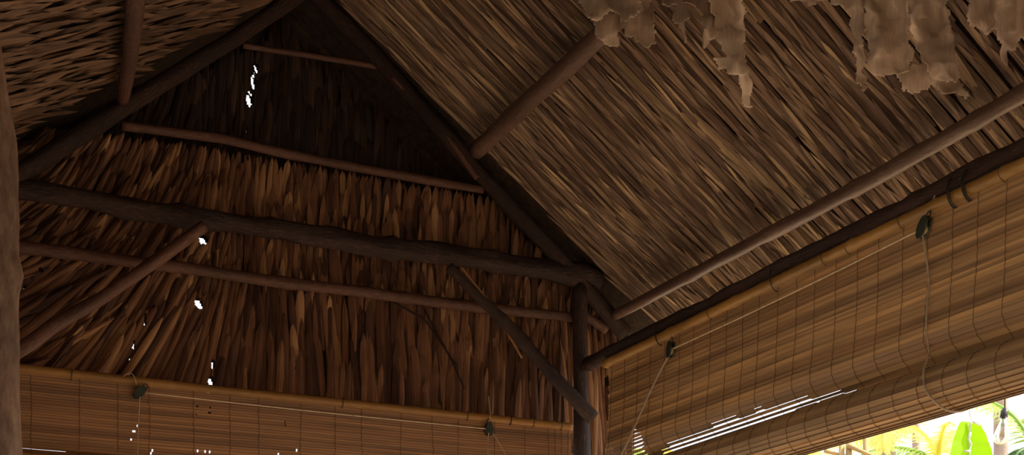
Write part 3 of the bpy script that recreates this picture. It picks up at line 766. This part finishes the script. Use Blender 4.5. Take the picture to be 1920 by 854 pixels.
scrap([(1572, -60), (1580, 12), (1595, 20), (1600, 90), (1606, 140), (1614, 168), (1624, 162), (1620, 60), (1616, -60)], 3.95, 'narrow ribbed dried leaf strips hanging left of the broad dark leaf', 7.7, curl=.03)
scrap([(1618, -60), (1626, 120), (1640, 142), (1668, 140), (1705, 132), (1712, 100), (1706, 60), (1695, -60)], 3.9, 'broad dark dried leaf, the left half of the big pair', 8.8)
scrap([(1696, -60), (1708, 60), (1728, 100), (1745, 145), (1765, 154), (1798, 146), (1796, 120), (1786, 60), (1778, 20), (1768, -60)], 3.82, 'broad dark dried leaf, the right half of the big pair', 9.9)
scrap([(1680, 120), (1692, 176), (1722, 172), (1745, 160), (1770, 176), (1812, 184), (1818, 176), (1800, 150), (1740, 120)], 3.98, 'ragged dried leaf piece behind the lower edge of the big pair', 10.5)
scrap([(1812, -60), (1820, 40), (1842, 55), (1852, 70), (1862, 55), (1878, 90), (1885, 128), (1892, 100), (1905, 92), (1925, 70), (1940, -60)], 3.75, 'torn grey brown dried leaf hanging in the top right corner', 11.5)
scrap([(1470, -60), (1478, 2), (1540, 8), (1560, 5), (1600, 14), (1640, 12), (1690, 8), (1745, 3), (1752, -60)], 4.0, 'pale brown dried leaf edge along the top of the picture', 12.5, curl=.02)

# ------------------------------------------------------------------ outside: trees, plants, lights
def blade(m, p, d, n, L, w):
    """one drooping leaflet"""
    sd = d.cross(n).normalized(); pr = None
    for i in range(4):
        t = i / 3; c = p + d * (L * t) + Vector((0, 0, -0.35 * L * t * t)); ww = w * (0.5 + t) * (1 - t * .98) * 1.2 + .001
        a, b_ = c + sd * ww, c - sd * ww
        i0 = len(m.v); m.v += [tuple(a), tuple(b_)]
        if pr is not None: m.f.append((pr, pr + 1, i0 + 1, i0))
        pr = i0
def frond(parent, base, az, elev, L, mt, seed, droop=1.0, nl=34, lw=0.02, ll=0.45):
    r = random.Random(seed); pts = []; p = Vector(base); a = elev; n = 22
    for i in range(n + 1):
        pts.append(p.copy()); d = Vector((math.cos(a) * math.cos(az), math.cos(a) * math.sin(az), math.sin(a)))
        p = p + d * (L / n); a -= droop * 1.5 / n
    m = MB(); m.tube(pts, lambda t: 0.018 * (1 - t) + .004, 5)
    for i in range(nl):
        t = 0.12 + 0.88 * i / nl; q = t * n; j = min(int(q), n - 1); c = pts[j].lerp(pts[j + 1], q - j)
        tg = (pts[j + 1] - pts[j]).normalized(); sd = tg.cross(Vector((0, 0, 1))).normalized(); up = sd.cross(tg)
        l = ll * L / 2 * (math.sin(math.pi * min(.25 + t * .75, 1)) * .8 + .25)
        for s in (-1, 1):
            d = (sd * s + tg * (0.55 + .5 * t) + up * r.uniform(-.15, .25) + Vector((0, 0, -.25))).normalized()
            blade(m, c, d, up, l * r.uniform(.85, 1.1), lw)
    return m.build('frond', mt, parent)
def palm(base_uv, depth, top_v, rad, mt, label, fr, lean=0.0, seed=0):
    top = PD(base_uv[0], top_v, depth); bt = PD(base_uv[0] + lean, base_uv[1], depth); gz = -0.12
    dirv = (top - bt); k_ = (top.z - gz) / dirv.z; base = top - dirv * k_
    o = empty('palm_tree', base, label, 'tree')
    n = 60; pts = []; rr = []
    for i in range(n + 1):
        t = i / n; pts.append(base.lerp(top, t) + Vector((0.04 * math.sin(t * 4 + seed), 0, 0))); rr.append(rad * (1.25 - .35 * t) * (1 + .05 * (i % 2)))
    m = MB(); m.tube(pts, rr, 14, bump=.06, seed=seed)
    m.build('trunk', M['palm_trunk'], o, vuv=rod_uv(n, 14, (top - base).length))
    for (az, el, L, mm, s) in fr: frond(o, top, az, el, L, M[mm], s, droop=1.2)
    return o
# tall coconut palm behind the hanging bulb, and a slim one to its left
palm((1880, 854), 15.0, 60, 0.07, 'palm_trunk', 'thick coconut palm trunk behind the hanging glass bulb', [(a, .5, 2.6, 'frond', 60 + i) for i, a in enumerate((0.3, 1.4, 2.6, 3.9, 5.1))], lean=-4, seed=1)
palm((1708, 854), 17.0, 100, 0.045, 'palm_trunk', 'slim leaning palm trunk left of the green banana leaf', [(a, .7, 2.0, 'frond', 70 + i) for i, a in enumerate((0.9, 2.2, 3.6, 5.3))], lean=14, seed=2)
# low bushy palms: fronds springing from crowns
def crown(u, v, depth, label, fr, trunk_r=0.06):
    c = PD(u, v, depth); o = empty('palm_bush', (c.x, c.y, -0.1), label, 'plant')
    m = MB(); m.tube([(c.x, c.y, -0.1), (c.x + .02, c.y, (c.z - .1) / 2), tuple(c)], trunk_r, 10); m.build('stem', M['palm_trunk'], o, vuv=rod_uv(2, 10, c.z))
    for (az, el, L, mm, s, dr) in fr: frond(o, c, az, el, L, M[mm], s, droop=dr, nl=46, lw=.008, ll=.5)
    return o
R_ = -TH                                 # azimuth of picture-right
crown(1665, 850, 10.0, 'yellow green palm below the right blind, left of the slim trunk', [(R_ + .1, 1.2, 1.0, 'frond_yellow', 1, 1.0), (R_ + 2.9, 1.1, .9, 'frond_yellow', 2, 1.0), (R_ + 1.4, 1.2, .8, 'frond', 3, 1.2), (R_ + 4.4, .9, .8, 'frond_yellow', 4, 1.5)])
crown(1758, 868, 11.0, 'yellow palm tuft between the slim trunk and the banana leaf', [(R_ + 2.2, 1.35, .75, 'frond_yellow', 5, 1.1), (R_ + 3.2, .6, .8, 'frond', 6, .9), (R_ + .8, 1.3, .7, 'frond_yellow', 7, 1.2), (R_ + 4.6, 1.1, .6, 'frond_yellow', 8, 1.0)])
crown(1935, 850, 9.5, 'green palm with long narrow leaflets at the right edge', [(R_ + 2.4, 1.35, .85, 'frond', 9, 1.0), (R_ + 3.0, .4, .32, 'frond_dark', 10, 1.5), (R_ + 3.8, .3, .45, 'frond_dark', 12, 1.6), (R_ + 1.2, 1.2, .8, 'frond', 13, 1.0)])
crown(1500, 880, 12.0, 'yellow green palm seen through the gaps of the right blind', [(R_ + .3, 1.0, 1.0, 'frond_yellow', 14, 1.1), (R_ + 2.8, 1.0, 1.1, 'frond_yellow', 15, 1.1), (R_ + 1.6, 1.3, .9, 'frond_yellow', 16, 1.2)])
crown(1330, 905, 12.0, 'bushy yellow palm outside behind the lower left of the right blind', [(R_ + .2, .9, 1.2, 'frond_yellow', 17, 1.1), (R_ + 2.8, 1.0, 1.1, 'frond_yellow', 18, 1.1), (R_ + 1.6, 1.3, .9, 'frond', 19, 1.2)])
crown(1112, 885, 9.0, 'small green palm outside beside the right post', [(R_ + .3, 1.1, .5, 'frond', 20, 1.2), (R_ + 2.8, 1.2, .5, 'frond_yellow', 21, 1.1)], .03)
# rough stick frame outside
SF = empty('pole_frame', PD(1590, 900, 9.0) * 1.0, 'sunlit frame of crossed sticks outside under the right blind', 'frame')
SF.location.z = -0.1
def stick(a, b_, r_):
    m = MB(); m.tube([a, a.lerp(b_, .5), b_], r_, 8); m.build('rail', M['stick'], SF, vuv=rod_uv(2, 8, (b_ - a).length))
gnd = lambda u: Vector((PD(u, 900, 9.0).x, PD(u, 900, 9.0).y, -0.1))
t_ = PD(1592, 832, 9.0); stick(gnd(1592), t_, .022)
t_ = PD(1578, 836, 9.0); stick(gnd(1578), t_, .018)
stick(PD(1588, 836, 8.97), PD(1640, 857, 8.97), .014)
stick(PD(1622, 800, 9.0), gnd(1655), .018)
stick(PD(1545, 846, 9.02), PD(1590, 858, 9.02), .012)

# banana plant with one upright bright leaf
bb = PD(1824, 960, 7.6)
BP = empty('banana_plant', (bb.x, bb.y, -0.1), 'broad bright green banana leaf standing upright outside on the right', 'plant')
dep = 7.6; Rg = Vector((C_, -S_, 0)); Fw = Vector((S_, C_, 0))
topc = PD(1824, 785, dep); Lf = 1.25
m = MB(); nrow, nc = 40, 14; uv = []
for i in range(nrow + 1):
    t = i / nrow
    hw = 0.058 + 0.078 * (1 - math.exp(-t * 6.5)) + 0.035 * math.sin(min(t * 1.4, 1) * math.pi / 2) if t < .7 else 0.17 * (1 - ((t - .7) / .3) ** 2) + .004
    for j in range(nc + 1):
        q = j / nc * 2 - 1
        top_drop = 0.020 * abs(q) ** 4 * (1 - t) ** 6
        p = topc + Vector((0, 0, -Lf * t - top_drop)) + Rg * (hw * q) + Fw * (-0.05 * abs(q) + 0.10 * (1 - t) ** 2 + .006 * math.sin(t * 90) * abs(q))
        m.v.append(tuple(p)); uv.append((q, t))
for i in range(nrow):
    for j in range(nc):
        a = i * (nc + 1) + j; m.f.append((a, a + 1, a + nc + 2, a + nc + 1))
m.build('leaf_blade', M['banana'], BP, vuv=uv, smooth=True)
m = MB(); m.tube([topc + Vector((0, 0, -Lf * t)) + Fw * (0.10 * (1 - t) ** 2 - .012) for t in [i / 20 for i in range(21)]], lambda t: .004 + .012 * t, 8); m.build('midrib', M['midrib'], BP)
bt = topc + Vector((0, 0, -Lf)); m = MB(); m.tube([bt, bt.lerp(Vector((bb.x, bb.y, .6)), .5), (bb.x, bb.y, .5), (bb.x, bb.y, -0.1)], [.018, .04, .07, .09], 12); m.build('stem', M['frond'], BP)

# cable with the glass bulb, and the pale light string in front of the banana leaf
cb = PD(1884, 700, 6.2); cb.z = 1.72 + H
ca = Vector((cb.x - .9, cb.y + 1.9, 1.60 + H)); cc = Vector((cb.x + .6, cb.y - 2.6, 1.62 + H))
LC = empty('string_light', (cb.x, cb.y, 1.3 + H), 'clear pear shaped glass bulb in a dark socket hanging outside on the right', 'lamp')
m = MB(); m.tube(spline([tuple(ca), tuple(ca.lerp(cb, .5) + Vector((0, 0, -.03))), tuple(cb), tuple(cb.lerp(cc, .5)), tuple(cc)], 6), .004, 6); m.build('cable', M['wire'], LC)
bs_ = PD(1884, 766, 6.2)
m = MB(); m.tube([tuple(cb), (bs_.x + .002, bs_.y, (cb.z + bs_.z) / 2), tuple(bs_)], .0028, 6); m.build('cord', M['wire'], LC)
def lathe(c, prof, seg=24, tilt=Vector((0, 0, 1))):
    m = MB()
    for (r_, z_) in prof:
        for k_ in range(seg):
            a = 2 * math.pi * k_ / seg; m.v.append((c.x + tilt.x * z_ + r_ * math.cos(a), c.y + tilt.y * z_ + r_ * math.sin(a), c.z + z_))
    for i in range(len(prof) - 1):
        for k_ in range(seg):
            a = i * seg + k_; b_ = i * seg + (k_ + 1) % seg; m.f.append((a, b_, b_ + seg, a + seg))
    m.f.append(tuple(range(seg))); m.f.append(tuple((len(prof) - 1) * seg + k_ for k_ in range(seg))[::-1]); m.smooth = True
    return m
tl = Rg * 0.12
lathe(bs_, [(.003, .004), (.009, .0), (.011, -.006), (.0165, -.010), (.0175, -.040), (.0155, -.044)], tilt=tl).build('socket', M['socket'], LC)
gl = [(.0135, -.044), (.0135, -.055), (.018, -.070), (.025, -.090), (.031, -.108), (.0345, -.122), (.0345, -.132), (.030, -.146), (.021, -.156), (.010, -.161), (.002, -.162)]
outer = spline(gl, 4); inner = [(max(a - .0012, .0005), b_ + (.0012 if b_ < -.14 else 0)) for a, b_ in outer][::-1]
lathe(bs_, outer + inner, tilt=tl).build('glass_bulb', M['glass'], LC)
m = lathe(bs_, [(.004, -.046), (.0045, -.075), (.002, -.085), (.001, -.09)], tilt=tl, seg=10)
m.build('filament_stem', M['white_wire'], LC)
m = MB()
for k_ in range(6):
    a = k_ / 6 * 2 * math.pi; a2 = a + .5
    m.tube([bs_ + tl * -.06 + Vector((.007 * math.cos(a), .007 * math.sin(a), -.068)), bs_ + tl * -.12 + Vector((.009 * math.cos(a2), .009 * math.sin(a2), -.128))], .0012, 5)
m.build('filament', M['filament'], LC)
FL = empty('fairy_light_string', PD(1815, 720, 7.3), 'thin white zigzag light string hanging in front of the banana leaf', 'lights')
pp = [(1817, 690), (1816, 745), (1818, 775), (1822, 790), (1818, 800), (1821, 812), (1817, 826), (1821, 834), (1818, 846), (1819, 870), (1816, 920)]
m = MB(); m.tube([PD(u, v, 7.3) for u, v in pp], .0035, 6); m.build('wire', M['white_wire'], FL)
for (a, b_) in (((1822, 790), (1837, 798)), ((1808, 847), (1820, 846)), ((1818, 800), (1824, 788)), ((1817, 826), (1822, 836)), ((1820, 812), (1816, 824))):
    m = MB(); m.tube([PD(*a, 7.29), PD(*b_, 7.29)], .0055, 8); m.build('light_tube', M['white_wire'], FL)
